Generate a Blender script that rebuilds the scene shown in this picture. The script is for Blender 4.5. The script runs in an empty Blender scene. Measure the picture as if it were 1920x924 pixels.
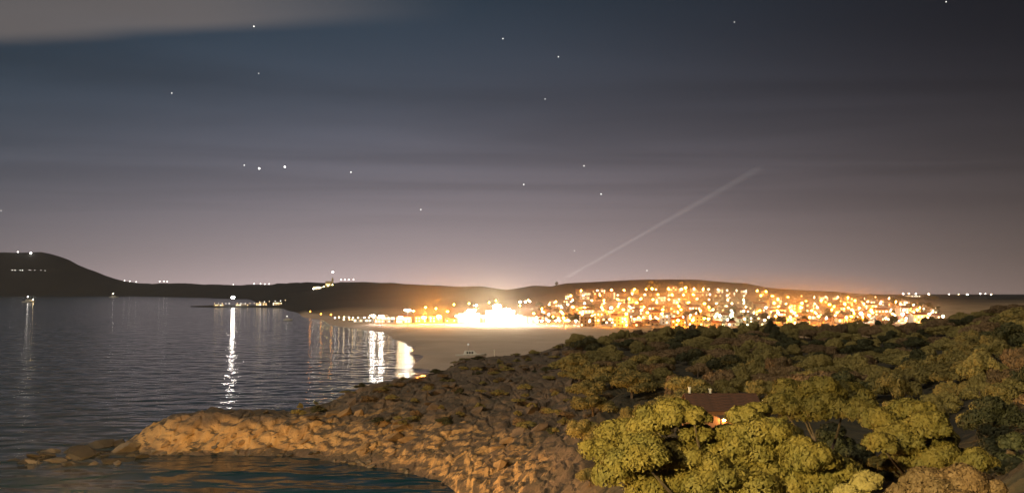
import bpy, bmesh, math, random
import numpy as np
from mathutils import Vector, Matrix

scene = bpy.context.scene
COL = scene.collection
RNG = np.random.default_rng(7)
random.seed(7)

# ------------------------------------------------------------------ camera
H = 36.0            # camera height above the sea
F = 1663.0          # focal length in photograph pixels (1920 wide, 60 deg)
PITCH = math.atan((547 - 462) / F)
cam_d = bpy.data.cameras.new('camera')
cam_d.sensor_width = 36.0
cam_d.lens = 36.0 * F / 1920.0
cam_d.clip_start = 0.3
cam_d.clip_end = 90000.0
cam = bpy.data.objects.new('camera', cam_d)
cam.location = (0, 0, H)
cam.rotation_euler = (math.pi / 2 + PITCH, 0, 0)
COL.objects.link(cam)
scene.camera = cam

# ------------------------------------------------------------------ night sky
MOON_EL, MOON_AZ = math.radians(38), math.radians(228)   # behind, to the left
world = bpy.data.worlds.new('World')
scene.world = world
world.use_nodes = True
NT = world.node_tree
NT.nodes.clear()

class G:
    """small node graph helper"""
    def __init__(s, nt): s.nt = nt
    def n(s, t, **kw):
        nd = s.nt.nodes.new(t)
        for k, v in kw.items(): setattr(nd, k, v)
        return nd
    def put(s, sock, v):
        if isinstance(v, bpy.types.NodeSocket): s.nt.links.new(v, sock)
        elif v is not None: sock.default_value = v
    def m(s, op, a, b=None, c=None, clamp=False):
        nd = s.n('ShaderNodeMath', operation=op, use_clamp=clamp)
        for i, v in enumerate((a, b, c)): s.put(nd.inputs[i], v)
        return nd.outputs[0]
    def ramp(s, v, a, b, lo=0.0, hi=1.0):     # smoothstep a..b -> lo..hi
        nd = s.n('ShaderNodeMapRange', interpolation_type='SMOOTHSTEP')
        for k, x in zip(('Value', 'From Min', 'From Max', 'To Min', 'To Max'), (v, a, b, lo, hi)): s.put(nd.inputs[k], x)
        return nd.outputs[0]
    def mix(s, f, a, b, bt='MIX'):
        nd = s.n('ShaderNodeMix', data_type='RGBA', blend_type=bt)
        s.put(nd.inputs[0], f); s.put(nd.inputs[6], a); s.put(nd.inputs[7], b)
        return nd.outputs[2]
    def scale(s, c, f):
        nd = s.n('ShaderNodeVectorMath', operation='SCALE')
        s.put(nd.inputs[0], c); s.put(nd.inputs[3], f)
        return nd.outputs[0]
    def add(s, a, b):
        nd = s.n('ShaderNodeVectorMath', operation='ADD')
        s.put(nd.inputs[0], a); s.put(nd.inputs[1], b)
        return nd.outputs[0]
    def noise(s, vec, scale, detail=4.0, rough=0.5, dist=0.0, color=False):
        nd = s.n('ShaderNodeTexNoise')
        s.put(nd.inputs['Vector'], vec)
        for k, x in (('Scale', scale), ('Detail', detail), ('Roughness', rough), ('Distortion', dist)): s.put(nd.inputs[k], x)
        return nd.outputs[1 if color else 0]
    def mapping(s, vec, sc=(1, 1, 1), rot=(0, 0, 0), loc=(0, 0, 0)):
        nd = s.n('ShaderNodeMapping')
        s.put(nd.inputs[0], vec); nd.inputs[1].default_value = loc; nd.inputs[2].default_value = rot; nd.inputs[3].default_value = sc
        return nd.outputs[0]

g = G(NT)
tc = g.n('ShaderNodeTexCoord')
sep = g.n('ShaderNodeSeparateXYZ'); g.put(sep.inputs[0], tc.outputs['Generated'])
dx, dy, dz = sep.outputs
el = g.m('MULTIPLY', g.m('ARCSINE', dz), 180 / math.pi)
el = g.m('MAXIMUM', el, 0.0)
az = g.m('ARCTAN2', dx, dy)                                  # 0 straight ahead, + to the right
# moonlit air
sky = g.n('ShaderNodeTexSky', sky_type='NISHITA', sun_disc=False, sun_elevation=MOON_EL, sun_rotation=MOON_AZ,
          air_density=1.0, dust_density=0.6, ozone_density=2.0)
base = g.add(g.scale(sky.outputs[0], 0.0020), g.scale((0.005, 0.025, 0.042), g.ramp(az, 0.60, -0.30)))
# light pollution over the town: warm near the ground, mauve above
def gauss(v, mu, sg):
    t = g.m('DIVIDE', g.m('SUBTRACT', v, mu), sg)
    return g.m('POWER', 2.71828, g.m('MULTIPLY', g.m('MULTIPLY', t, t), -0.5))
def expo(h): return g.m('POWER', 2.71828, g.m('DIVIDE', el, -h))
low = g.m('MULTIPLY', expo(3.6), gauss(az, -0.06, 0.36))
mid = g.m('MULTIPLY', expo(7.0), gauss(az, -0.10, 0.36))
allr = expo(5.0)
c = g.add(base, g.scale((0.47, 0.325, 0.238), low))
c = g.add(c, g.scale((0.185, 0.165, 0.225), mid))
c = g.add(c, g.scale((0.072, 0.047, 0.035), allr))
# thin stretched cloud streaks on a flat layer
zz = g.m('MAXIMUM', dz, 0.02)
cx, cy = g.m('DIVIDE', dx, zz), g.m('DIVIDE', dy, zz)
cv = g.n('ShaderNodeCombineXYZ'); g.put(cv.inputs[0], cx); g.put(cv.inputs[1], cy)
st = g.noise(g.mapping(cv.outputs[0], (0.20, 0.55, 1), (0, 0, 0.16)), 1.0, 4.0, 0.5, 0.7)
amp = g.ramp(el, 2.5, 9.0)
c = g.scale(c, g.m('ADD', 1.0, g.m('MULTIPLY', amp, g.ramp(st, 0.28, 0.72, -0.14, 0.18))))
wob = g.m('MULTIPLY', g.m('SUBTRACT', st, 0.5), 0.45)
edge = g.m('ADD', g.m('ADD', cy, wob), g.m('MULTIPLY', cx, 0.12))
band = g.m('MULTIPLY', g.ramp(edge, 3.32, 3.08), g.ramp(edge, 2.0, 2.9))
band = g.m('MULTIPLY', band, g.ramp(cx, -0.10, -1.2))
c = g.add(c, g.scale((0.100, 0.072, 0.052), band))
bg = g.n('ShaderNodeBackground'); g.put(bg.inputs[0], c); bg.inputs[1].default_value = 1.0
wo = g.n('ShaderNodeOutputWorld'); NT.links.new(bg.outputs[0], wo.inputs[0])

# ------------------------------------------------------------------ moon (the one sun lamp)
sun_d = bpy.data.lights.new('moon', 'SUN')
sun_d.energy = 1.7
sun_d.angle = math.radians(1.5)
sun_d.color = (1.0, 0.84, 0.60)
sun = bpy.data.objects.new('moon', sun_d)
sv = Vector((math.sin(MOON_AZ) * math.cos(MOON_EL), math.cos(MOON_AZ) * math.cos(MOON_EL), math.sin(MOON_EL)))
sun.rotation_euler = sv.to_track_quat('Z', 'Y').to_euler()
sun.location = sv * 100
COL.objects.link(sun)

# ------------------------------------------------------------------ exposure / render
vs = scene.view_settings
vs.view_transform = 'Standard'; vs.look = 'None'; vs.exposure = 0.0; vs.gamma = 1.0
try: vs.use_curve_mapping = False
except Exception: pass
cy_ = scene.cycles
cy_.use_denoising = True
cy_.max_bounces = 6; cy_.diffuse_bounces = 2; cy_.glossy_bounces = 3; cy_.transmission_bounces = 2
cy_.transparent_max_bounces = 6; cy_.volume_bounces = 0
cy_.sample_clamp_indirect = 3.0
cy_.use_light_tree = True
cy_.caustics_reflective = False; cy_.caustics_refractive = False

# ================================================================== helpers
def at(px, py, d):
    """photograph pixel -> world point at forward distance d"""
    X, Y = (px - 960) / F, (462 - py) / F
    cs, sn = math.cos(PITCH), math.sin(PITCH)
    fy = cs - Y * sn; fz = sn + Y * cs
    k = d / fy
    return Vector((X * k, d, H + fz * k))
def Zp(py, d): return at(960, py, d).z

def _hash(ix, iy, s):
    h = (ix.astype(np.int64) * 374761393 + iy.astype(np.int64) * 668265263 + s * 974711) & 0x7fffffff
    h = ((h ^ (h >> 13)) * 1274126177) & 0x7fffffff
    h = (h ^ (h >> 16)) & 0xffff
    return h / 65535.0
def vnoise(x, y, s=0):
    x = np.asarray(x, float); y = np.asarray(y, float)
    ix, iy = np.floor(x), np.floor(y)
    fx, fy = x - ix, y - iy
    fx = fx * fx * fx * (fx * (fx * 6 - 15) + 10); fy = fy * fy * fy * (fy * (fy * 6 - 15) + 10)
    a, b = _hash(ix, iy, s), _hash(ix + 1, iy, s)
    c_, d_ = _hash(ix, iy + 1, s), _hash(ix + 1, iy + 1, s)
    return (a + (b - a) * fx) * (1 - fy) + (c_ + (d_ - c_) * fx) * fy
def fbm(x, y, o=4, s=0, ridged=False):
    t = 0; a = 1; n = 0
    for i in range(o):
        v = vnoise(x, y, s + i * 17)
        v = (1 - abs(2 * v - 1)) if ridged else v
        t = t + a * v; n += a; a *= 0.5
        x, y = x * 2.03 + 11.3, y * 2.03 - 7.1
    return t / n

def mesh_np(name, V, Fc):
    me = bpy.data.meshes.new(name)
    V = np.asarray(V, np.float32); Fc = np.asarray(Fc, np.int32)
    k = Fc.shape[1]
    me.vertices.add(len(V)); me.vertices.foreach_set('co', V.ravel())
    me.loops.add(Fc.size); me.loops.foreach_set('vertex_index', Fc.ravel())
    me.polygons.add(len(Fc)); me.polygons.foreach_set('loop_start', np.arange(0, Fc.size, k, dtype=np.int32))
    me.update(calc_edges=True); me.validate()
    return me
def link(name, data, mat=None, parent=None, loc=None, rz=0.0):
    o = bpy.data.objects.new(name, data); COL.objects.link(o)
    if mat is not None and not data.materials: data.materials.append(mat)
    if parent is not None: o.parent = parent
    if loc is not None: o.location = loc
    if rz: o.rotation_euler = (0, 0, rz)
    return o
def tag(o, label, cat, group=None):
    o['label'] = label; o['category'] = cat
    if group: o['group'] = group
    return o
def empty(name, loc, label, cat, group=None, rz=0.0):
    o = bpy.data.objects.new(name, None); COL.objects.link(o)
    o.empty_display_size = 0.3
    o.location = loc; o.rotation_euler = (0, 0, rz)
    return tag(o, label, cat, group)

class MB:
    def __init__(s): s.v = []; s.f = []
    def box(s, x0, x1, y0, y1, z0, z1):
        b = len(s.v)
        s.v += [(x0, y0, z0), (x1, y0, z0), (x1, y1, z0), (x0, y1, z0), (x0, y0, z1), (x1, y0, z1), (x1, y1, z1), (x0, y1, z1)]
        s.f += [tuple(b + i for i in q) for q in ((3, 2, 1, 0), (4, 5, 6, 7), (0, 1, 5, 4), (1, 2, 6, 5), (2, 3, 7, 6), (3, 0, 4, 7))]
        return s
    def poly(s, pts, faces):
        b = len(s.v); s.v += [tuple(p) for p in pts]; s.f += [tuple(b + i for i in q) for q in faces]
        return s
    def tube(s, path, radii, n=6, cap=True):
        b = len(s.v); P = [Vector(p) for p in path]
        for i, p in enumerate(P):
            t = (P[min(i + 1, len(P) - 1)] - P[max(i - 1, 0)]).normalized()
            a = t.orthogonal().normalized(); c_ = t.cross(a)
            for k in range(n):
                q = p + radii[i] * (math.cos(2 * math.pi * k / n) * a + math.sin(2 * math.pi * k / n) * c_)
                s.v.append(tuple(q))
        for i in range(len(P) - 1):
            for k in range(n):
                s.f.append((b + i * n + k, b + i * n + (k + 1) % n, b + (i + 1) * n + (k + 1) % n, b + (i + 1) * n + k))
        if cap:
            s.f.append(tuple(b + k for k in range(n))[::-1]); s.f.append(tuple(b + (len(P) - 1) * n + k for k in range(n)))
        return s
    def ball(s, c_, r, rings=4, seg=8, sz=1.0):
        b = len(s.v)
        for i in range(1, rings):
            ph = math.pi * i / rings
            for k in range(seg):
                th = 2 * math.pi * k / seg
                s.v.append((c_[0] + r * math.sin(ph) * math.cos(th), c_[1] + r * math.sin(ph) * math.sin(th), c_[2] + r * sz * math.cos(ph)))
        top = len(s.v); s.v.append((c_[0], c_[1], c_[2] + r * sz)); bot = len(s.v); s.v.append((c_[0], c_[1], c_[2] - r * sz))
        for i in range(rings - 2):
            for k in range(seg):
                s.f.append((b + i * seg + k, b + (i + 1) * seg + k, b + (i + 1) * seg + (k + 1) % seg, b + i * seg + (k + 1) % seg))
        for k in range(seg):
            s.f.append((top, b + k, b + (k + 1) % seg)); s.f.append((bot, b + (rings - 2) * seg + (k + 1) % seg, b + (rings - 2) * seg + k))
        return s
    def mesh(s, name):
        me = bpy.data.meshes.new(name); me.from_pydata(s.v, [], s.f); me.update(); return me

# ================================================================== materials
def new_mat(name):
    m = bpy.data.materials.new(name); m.use_nodes = True
    nt = m.node_tree; nt.nodes.clear()
    gg = G(nt)
    out = gg.n('ShaderNodeOutputMaterial'); p = gg.n('ShaderNodeBsdfPrincipled')
    nt.links.new(p.outputs[0], out.inputs[0])
    return m, gg, p, out
def mottled(name, c1, c2, scale=1.0, rough=0.85, bump=0.0, bscale=None, coords='Object', detail=5.0):
    m, gg, p, out = new_mat(name)
    t = gg.n('ShaderNodeTexCoord').outputs[coords]
    f = gg.ramp(gg.noise(t, scale, detail, 0.6), 0.32, 0.68)
    gg.put(p.inputs['Base Color'], gg.mix(f, (*c1, 1), (*c2, 1)))
    p.inputs['Roughness'].default_value = rough
    if bump:
        b = gg.n('ShaderNodeBump'); b.inputs['Distance'].default_value = bump; b.inputs['Strength'].default_value = 1.0
        gg.put(b.inputs['Height'], gg.noise(t, bscale or scale * 4, 5.0, 0.6)); gg.put(p.inputs['Normal'], b.outputs[0])
    return m
def glow(name, col, strength, sampled=True):
    m, gg, p, out = new_mat(name)
    p.inputs['Base Color'].default_value = (0.6, 0.6, 0.6, 1)
    p.inputs['Emission Color'].default_value = (*col, 1)
    p.inputs['Emission Strength'].default_value = strength
    if not sampled: m.cycles.emission_sampling = 'NONE'
    return m

M_white = mottled('white_plaster', (0.78, 0.75, 0.70), (0.66, 0.62, 0.55), 0.4)
M_stone = mottled('stone_wall', (0.34, 0.27, 0.19), (0.24, 0.185, 0.125), 0.5)
M_cream = mottled('cream_plaster', (0.46, 0.36, 0.25), (0.36, 0.28, 0.19), 0.4)
M_ochre = mottled('ochre_plaster', (0.42, 0.26, 0.13), (0.33, 0.20, 0.10), 0.4)
M_roof = mottled('terracotta', (0.34, 0.13, 0.07), (0.24, 0.09, 0.05), 0.8, 0.9)
M_flat = mottled('flat_roof_screed', (0.42, 0.38, 0.33), (0.34, 0.30, 0.26), 0.5, 0.9)
M_metal = mottled('galvanised_steel', (0.32, 0.32, 0.32), (0.24, 0.24, 0.25), 2.0, 0.5)
M_wood = mottled('door_wood', (0.16, 0.09, 0.05), (0.11, 0.06, 0.035), 2.0, 0.7)
M_dark = mottled('dark_pane', (0.03, 0.03, 0.035), (0.02, 0.02, 0.025), 1.0, 0.15)
M_bark = mottled('bark', (0.11, 0.075, 0.05), (0.06, 0.04, 0.028), 4.0, 0.95, 0.03)
SODIUM, WARM, COOL, GREENISH = (1.0, 0.34, 0.030), (1.0, 0.72, 0.36), (1.0, 0.93, 0.82), (0.86, 1.0, 0.55)
M_pane_warm = glow('lit_pane_warm', (1.0, 0.66, 0.28), 5.0, False)
M_pane_white = glow('lit_pane_white', (1.0, 0.86, 0.62), 7.0, False)

def foliage(name, c1, c2, scale):
    m, gg, p, out = new_mat(name)
    t = gg.n('ShaderNodeTexCoord').outputs['Object']
    oi = gg.n('ShaderNodeObjectInfo')
    f = gg.ramp(gg.noise(t, scale, 4.0, 0.6), 0.3, 0.7)
    col = gg.mix(f, (*c1, 1), (*c2, 1))
    col = gg.scale(col, gg.m('ADD', 0.75, gg.m('MULTIPLY', oi.outputs['Random'], 0.5)))
    gg.put(p.inputs['Base Color'], col)
    p.inputs['Roughness'].default_value = 0.75
    tr = gg.n('ShaderNodeBsdfTranslucent'); gg.put(tr.inputs[0], col)
    mx = gg.n('ShaderNodeMixShader'); mx.inputs[0].default_value = 0.25
    m.node_tree.links.new(p.outputs[0], mx.inputs[1]); m.node_tree.links.new(tr.outputs[0], mx.inputs[2])
    m.node_tree.links.new(mx.outputs[0], out.inputs[0])
    return m
M_leaf_near = foliage('pine_leaf', (0.185, 0.138, 0.026), (0.120, 0.102, 0.022), 0.9)
M_leaf_mid = foliage('maquis_leaf', (0.265, 0.210, 0.070), (0.172, 0.148, 0.050), 0.35)
M_leaf_dark = foliage('holm_oak_shade_leaf', (0.060, 0.060, 0.022), (0.034, 0.038, 0.016), 0.5)  # near-black leaf: shade painted into the gap bushes; also one dark slope crown
M_leaf_heath = foliage('heath_leaf', (0.225, 0.145, 0.075), (0.150, 0.102, 0.055), 0.4)
M_leaf_dry = foliage('dry_leaf', (0.200, 0.120, 0.055), (0.140, 0.090, 0.040), 0.9)
M_leaf_town = foliage('town_tree_leaf', (0.110, 0.095, 0.035), (0.080, 0.075, 0.030), 0.3)

# ================================================================== terrain profiles
class Prof:
    """land height from radial profiles: at pixel column -> [(distance, height), ...]"""
    def __init__(s, keys, ds):
        s.ds = np.asarray(ds, float)
        ks = sorted(keys)
        s.u = np.array([(k - 960) / F for k in ks])
        s.Z = np.array([np.interp(s.ds, [p[0] for p in keys[k]], [p[1] for p in keys[k]]) for k in ks])
    def __call__(s, x, y):
        x = np.asarray(x, float); y = np.asarray(y, float)
        u = np.clip(x / np.maximum(y, 2.0), s.u[0], s.u[-1] - 1e-6)
        i = np.clip(np.searchsorted(s.u, u, side='right') - 1, 0, len(s.u) - 2)
        t = (u - s.u[i]) / (s.u[i + 1] - s.u[i])
        d = np.clip(y, s.ds[0], s.ds[-1] - 1e-6)
        j = np.clip(np.searchsorted(s.ds, d, side='right') - 1, 0, len(s.ds) - 2)
        q = (d - s.ds[j]) / (s.ds[j + 1] - s.ds[j])
        a = s.Z[i, j] * (1 - q) + s.Z[i, j + 1] * q
        b = s.Z[i + 1, j] * (1 - q) + s.Z[i + 1, j + 1] * q
        return a * (1 - t) + b * t

P = lambda d, py: (d, Zp(py, d))
N0 = [(0, 33.5), (8, 33.0)]
NL = N0 + [(30, 24), (70, 10), (95, 2), (118, 1.2), (124, -3)]
E = [(520, -6), (560, -8)]
fore_keys = {
 -900: NL + [(150, -6)] + E,
 150: NL + [(150, -6)] + E,
 215: NL + [(150, -6), (195, -3), (206, -0.8), (220, -1.5), (240, -6)] + E,
 262: NL + [(150, -5), (195, -1.2), (203, 0.7), P(209, 822), (220, 1), (236, -4)] + E,
 290: NL + [(150, -5), (196, -0.8), (200, 0.5), (204, 2.2), P(209, 800), (222, 3), (238, -4)] + E,
 332: NL + [(150, -5), (197, -0.5), (199.5, 0.4), (203, 3.2), P(208, 782), (222, 5.2), (234, 1.5), (246, -4)] + E,
 400: NL + [(150, -5), (197, -0.3), (200, 0.6), (204, 3.8), P(209, 777), (225, 6.2), (238, 2), (252, -4)] + E,
 480: NL + [(150, -5), (197, -0.2), (201, 0.9), (205, 4.2), P(210, 783), P(228, 771), (242, 1.5), (254, -4)] + E,
 560: NL + [(150, -5), (196, -0.2), (201, 1.0), (206, 4.5), P(212, 781), P(235, 768), (248, 2), (258, -4)] + E,
 610: NL + [(150, -5), (192, -0.2), (198, 1.0), (208, 5.0), P(220, 772), P(240, 757), (254, 2), (266, -4)] + E,
 650: NL + [(150, -5), (188, -0.2), (194, 1.0), (206, 4.6), P(228, 763), P(250, 736), (264, 3), (282, -4)] + E,
 700: NL + [(150, -5), (184, -0.2), (190, 1.0), (203, 4.4), P(228, 757), P(255, 718), (270, 5), (288, -4)] + E,
 780: NL + [(150, -5), (176, -0.2), (182, 1.0), (197, 4.0), (228, 8.8), P(265, 708), (282, 5), (302, -4)] + E,
 820: NL + [(150, -5), (170, -0.2), (176, 1.0), (192, 4.0), (230, 9.4), P(280, 698), (300, 7), (330, -4)] + E,
 860: NL + [(140, -4), (160, -0.2), (166, 0.8), (187, 4.0), (232, 9.6), P(290, 686), P(330, 674), (346, 6), (368, -4)] + E,
 930: N0 + [(30, 25), (70, 13), (110, 6.5), (140, 2.8), (152, 2.2), (180, 4.5), (240, 10.6), P(320, 668), (345, 9), (400, -3)] + E,
 1050: N0 + [(30, 26), (60, 19), (110, 9), (150, 7), (200, 9.5), (260, 12.8), P(340, 651), (380, 10), (440, -3)] + E,
 1150: N0 + [(30, 26), (60, 20.5), (110, 13), (160, 12), (220, 13.4), (300, 15), P(360, 642), (400, 11), (470, -3)] + E,
 1300: N0 + [(35, 24), (60, 21), (100, 19), (160, 16.2), (220, 15.8), (300, 15.8), P(380, 636), (420, 11), (490, -3)] + E,
 1500: N0 + [(35, 24.3), (60, 22), (100, 20), (200, 17), (300, 16.6), P(390, 632), (430, 11), (500, -3)] + E,
 1700: N0 + [(35, 25), (60, 23), (100, 21), (200, 19), (300, 18.5), P(380, 630), (430, 11), (500, -3)] + E,
 1800: N0 + [(35, 26), (60, 24.3), (100, 23), (200, 22), P(300, 614), (340, 21), (430, 11), (500, -2)] + E,
 1920: N0 + [(35, 28), (60, 27), (100, 26.5), (200, 28), P(280, 578), (330, 27), (430, 15), (510, -2)] + E,
 2200: N0 + [(35, 31), (60, 32), (100, 33), (200, 36), (280, 39), (430, 30), (540, 3)] + [(560, -2)],
}
fore = Prof(fore_keys, np.concatenate([np.arange(0, 150, 2.0), np.arange(150, 300, 1.0), np.arange(300, 562, 2.0)]))

hillL = lambda top, sh=7483, d=8600: [(400, -12), (sh - 500, -12), (sh, 0), (sh + 140, 22), P(d, top), (11500, 230 if top < 515 else 90)]
far_keys = {
 -900: hillL(478), -150: hillL(474), 0: hillL(473), 78: hillL(472.5), 100: hillL(477), 122: hillL(484), 150: hillL(497), 182: hillL(511),
 208: hillL(520), 232: hillL(527), 262: hillL(530.5, 7200), 300: hillL(531, 6700, 8000),
 335: hillL(531, 6100, 7600),
 360: [(400, -12), (1950, -5), (2100, -1), (2150, 1.4), (2230, 1), (2300, -6), (5200, -6), (5700, 0), P(7400, 531.5), (9500, 90), (11500, 90)],
 395: [(400, -12), (1950, -5), (2064, 0.5), (2100, 2.6), (2220, 2.6), (2290, -6), (5000, -6), (5400, 0), P(7000, 533), (9500, 80), (11500, 80)],
 470: [(400, -12), (1950, -5), (2060, 0.5), (2100, 3), (2230, 3), (2310, -5), (4000, -5), (4400, 0), P(6000, 532), (11500, 60)],
 520: [(400, -12), (1850, -5), (1990, 0), (2060, 3.5), (2300, 6), (2900, 12), P(5000, 531), (11500, 50)],
 545: [(400, -10), (1500, -5), (1650, 0), (1800, 3), (2200, 8), (3000, 20), P(4500, 530), (11500, 50)],
 575: [(400, -10), (1150, -5), (1240, 0), (1300, 2.2), (2000, 9), (3000, 25), P(4200, 529), (11500, 50)],
 640: [(400, -8), (860, -4), (921, 0), (980, 3), (1400, 9), (2000, 16), P(3500, 528), (11500, 40)],
 690: [(400, -8), (770, -4), (825, 0), (900, 3), (1300, 9), (2000, 17), P(3400, 528.5), (11500, 40)],
 740: [(400, -6), (600, -4), (655, 0), (870, 3), (1300, 9), (2000, 18), P(3300, 530), (11500, 30)],
 763: [(400, -6), (540, -4), (600, 0), (870, 3.1), (1000, 5), (2000, 20), P(3170, 532.2), (11500, 30)],
 775: [(355, -4), (375, 0.4), (870, 3.1), (1000, 5), (2000, 20), P(3150, 532.5), (11500, 30)],
 820: [(360, 0.2), (385, 0.6), (870, 3.2), (1000, 6), (2000, 22), P(3000, 535), (11500, 30)],
 900: [(380, 0), (870, 3.5), (1000, 7), (1500, 18), P(2800, 537), (11500, 20)],
 1000: [(380, -3), (450, 0), (870, 3.6), (1000, 8), (1300, 17), P(1900, 536), (2800, 30), (11500, 15)],
 1060: [(380, -2), (450, 0.3), (870, 4), (960, 7), (1250, 20), P(1700, 530), (2500, 25), (11500, 12)],
 1130: [(380, -2), (450, 0.6), (870, 4.2), (970, 8), (1250, 21), P(1700, 526.5), (2500, 25), (11500, 12)],
 1200: [(380, -2), (450, 1), (870, 4.4), (970, 8), (1250, 22), P(1700, 523.5), (2500, 25), (11500, 12)],
 1310: [(380, -2), (450, 1), (870, 4.4), (970, 8), (1250, 22), P(1700, 523.5), (2500, 25), (11500, 12)],
 1400: [(380, -2), (450, 1), (870, 4.4), (970, 8), (1250, 21), P(1700, 530), (2500, 25), (11500, 10)],
 1455: [(380, -2), (450, 1), (870, 4.4), (970, 8), (1250, 20.5), P(1600, 541), (2500, 24), (11500, 8)],
 1550: [(380, -2), (450, 1), (870, 4.4), (970, 8), (1250, 19.5), P(1600, 546), (2500, 22), (11500, 6)],
 1640: [(380, -2), (450, 1), (870, 4.4), (970, 8), (1250, 18.5), P(1500, 552), (2500, 20), (11500, 4)],
 1720: [(380, -2), (450, 1), (870, 4.4), (970, 8), (1250, 18), P(1500, 557), (2500, 18), (11500, 2)],
 1850: [(380, -2), (450, 1), (870, 4.4), (1100, 11), P(1500, 559), (2500, 16), (11500, 2)],
 2600: [(380, -2), (450, 1), (870, 6), (1100, 16), P(1500, 552), (2500, 16), (11500, 2)],
}
fard = Prof(far_keys, np.concatenate([np.arange(380, 1400, 10.0), np.arange(1400, 2600, 20.0), np.arange(2600, 11520, 60.0)]))
def far_z(x, y):
    z = fard(x, y)
    n = (fbm(np.asarray(x) / 140., np.asarray(y) / 140., 4, 3) - 0.5)
    amp = np.clip((z - 6) / 40., 0, 1) * np.clip(np.asarray(y) / 2600., 0.25, 3.0) * 7.0
    return z + n * amp

def fore_z(x, y):
    x = np.asarray(x, float); y = np.asarray(y, float)
    z = fore(x, y)
    # headland gullies running down to the cove, and broken rock
    land = np.clip((z + 0.3) / 2.0, 0, 1)
    e = 0.6
    gx = (fore(x + e, y) - fore(x - e, y)) / (2 * e); gy = (fore(x, y + e) - fore(x, y - e)) / (2 * e)
    slope = np.clip(np.hypot(gx, gy), 0, 1.6)
    rx, ry = x * 0.84 - y * 0.54, x * 0.54 + y * 0.84
    rocky = np.clip((250 - np.abs(y - 0)) / 60 + 1.5, 0.25, 1) * np.clip((60 - x) / 50, 0.15, 1) * np.clip((y - 110) / 40, 0.25, 1)
    gul = fbm(rx / 7.0, ry / 26.0, 4, 5, True) - 0.55
    brk = fbm(x / 3.4, y / 4.6, 4, 41, True) - 0.55
    brk2 = fbm(rx / 1.6, ry / 4.2, 3, 77, True) - 0.5
    und = fbm(x / 22.0, y / 22.0, 3, 9) - 0.5
    q_ = (z + 0.30 * rx + (fbm(x / 9.0, y / 9.0, 3, 61) - .5) * 5.0) / 1.9
    fr_ = q_ - np.floor(q_)
    led = (fr_ ** 4 - fr_) * 1.5 * np.clip(slope * 2.2, 0, 1)
    q2 = (z * 0.6 - 0.5 * ry + (fbm(x / 5.0, y / 5.0, 3, 67) - .5) * 6.0) / 3.1
    fr2 = q2 - np.floor(q2)
    led = led + (fr2 ** 5 - fr2) * 0.8
    cav = fbm(x / 4.0, z / 2.5, 3, 123, True) - 0.5
    return z + land * (rocky * (gul * 3.0 + brk * (0.7 + 0.9 * slope) + brk2 * 0.45 + led + cav * 1.3 * np.clip(slope - 0.3, 0, 1)) + und * 1.2)

def grid(name, xs, ys, fz, mat, attr=None):
    X, Y = np.meshgrid(xs, ys)
    Z = fz(X.ravel(), Y.ravel())
    V = np.column_stack([X.ravel(), Y.ravel(), Z])
    nx, ny = len(xs), len(ys)
    a = (np.arange(ny - 1)[:, None] * nx + np.arange(nx - 1)[None, :]).ravel()
    Fc = np.column_stack([a, a + 1, a + nx + 1, a + nx])
    keep = (Z[Fc] > -3.4).any(axis=1)
    Fc = Fc[keep]
    used = np.unique(Fc); remap = np.full(len(V), -1, np.int64); remap[used] = np.arange(len(used))
    me = mesh_np(name, V[used], remap[Fc])
    me.polygons.foreach_set('use_smooth', np.ones(len(me.polygons), bool))
    o = link(name, me, mat)
    o['kind'] = 'structure'
    return o, V[used]

# ---- foreground land material: rock with lamp glow painted in ochre low down, brown soil, dull scrub
m, gg, p, out = new_mat('headland_rock')
t = gg.n('ShaderNodeTexCoord').outputs['Object']
geo = gg.n('ShaderNodeNewGeometry')
nz = gg.n('ShaderNodeSeparateXYZ'); gg.put(nz.inputs[0], geo.outputs['True Normal'])
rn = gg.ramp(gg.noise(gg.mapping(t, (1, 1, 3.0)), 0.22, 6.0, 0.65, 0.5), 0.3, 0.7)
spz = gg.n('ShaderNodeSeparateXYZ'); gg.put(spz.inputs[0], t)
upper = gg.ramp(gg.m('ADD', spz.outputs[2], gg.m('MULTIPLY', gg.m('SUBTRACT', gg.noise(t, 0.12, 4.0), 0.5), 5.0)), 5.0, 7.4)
rock = gg.mix(upper, gg.mix(rn, (0.48, 0.30, 0.125, 1), (0.28, 0.17, 0.08, 1)), gg.mix(rn, (0.175, 0.118, 0.080, 1), (0.095, 0.068, 0.048, 1)))  # cove lamp glow painted as ochre on the low rock, brown above
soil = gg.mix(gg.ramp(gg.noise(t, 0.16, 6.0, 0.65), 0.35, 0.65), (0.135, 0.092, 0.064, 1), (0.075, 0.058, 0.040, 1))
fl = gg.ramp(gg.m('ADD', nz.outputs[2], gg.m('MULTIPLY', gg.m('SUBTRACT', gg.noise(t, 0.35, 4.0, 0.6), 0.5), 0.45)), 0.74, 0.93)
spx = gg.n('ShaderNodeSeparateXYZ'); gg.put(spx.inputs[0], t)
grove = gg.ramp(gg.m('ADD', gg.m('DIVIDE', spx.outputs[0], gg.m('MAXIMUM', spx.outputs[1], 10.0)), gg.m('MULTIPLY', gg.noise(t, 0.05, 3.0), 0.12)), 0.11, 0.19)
shade_litter = gg.mix(gg.ramp(gg.noise(t, 0.4, 5.0), 0.35, 0.65), (0.045, 0.034, 0.018, 1), (0.024, 0.022, 0.012, 1))  # leaf litter darkened further to paint in the shade under the trees
gg.put(p.inputs['Base Color'], gg.mix(grove, gg.mix(fl, rock, soil), shade_litter))
p.inputs['Roughness'].default_value = 0.92
vor = gg.n('ShaderNodeTexVoronoi', feature='DISTANCE_TO_EDGE'); vor.inputs['Scale'].default_value = 0.20
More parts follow.
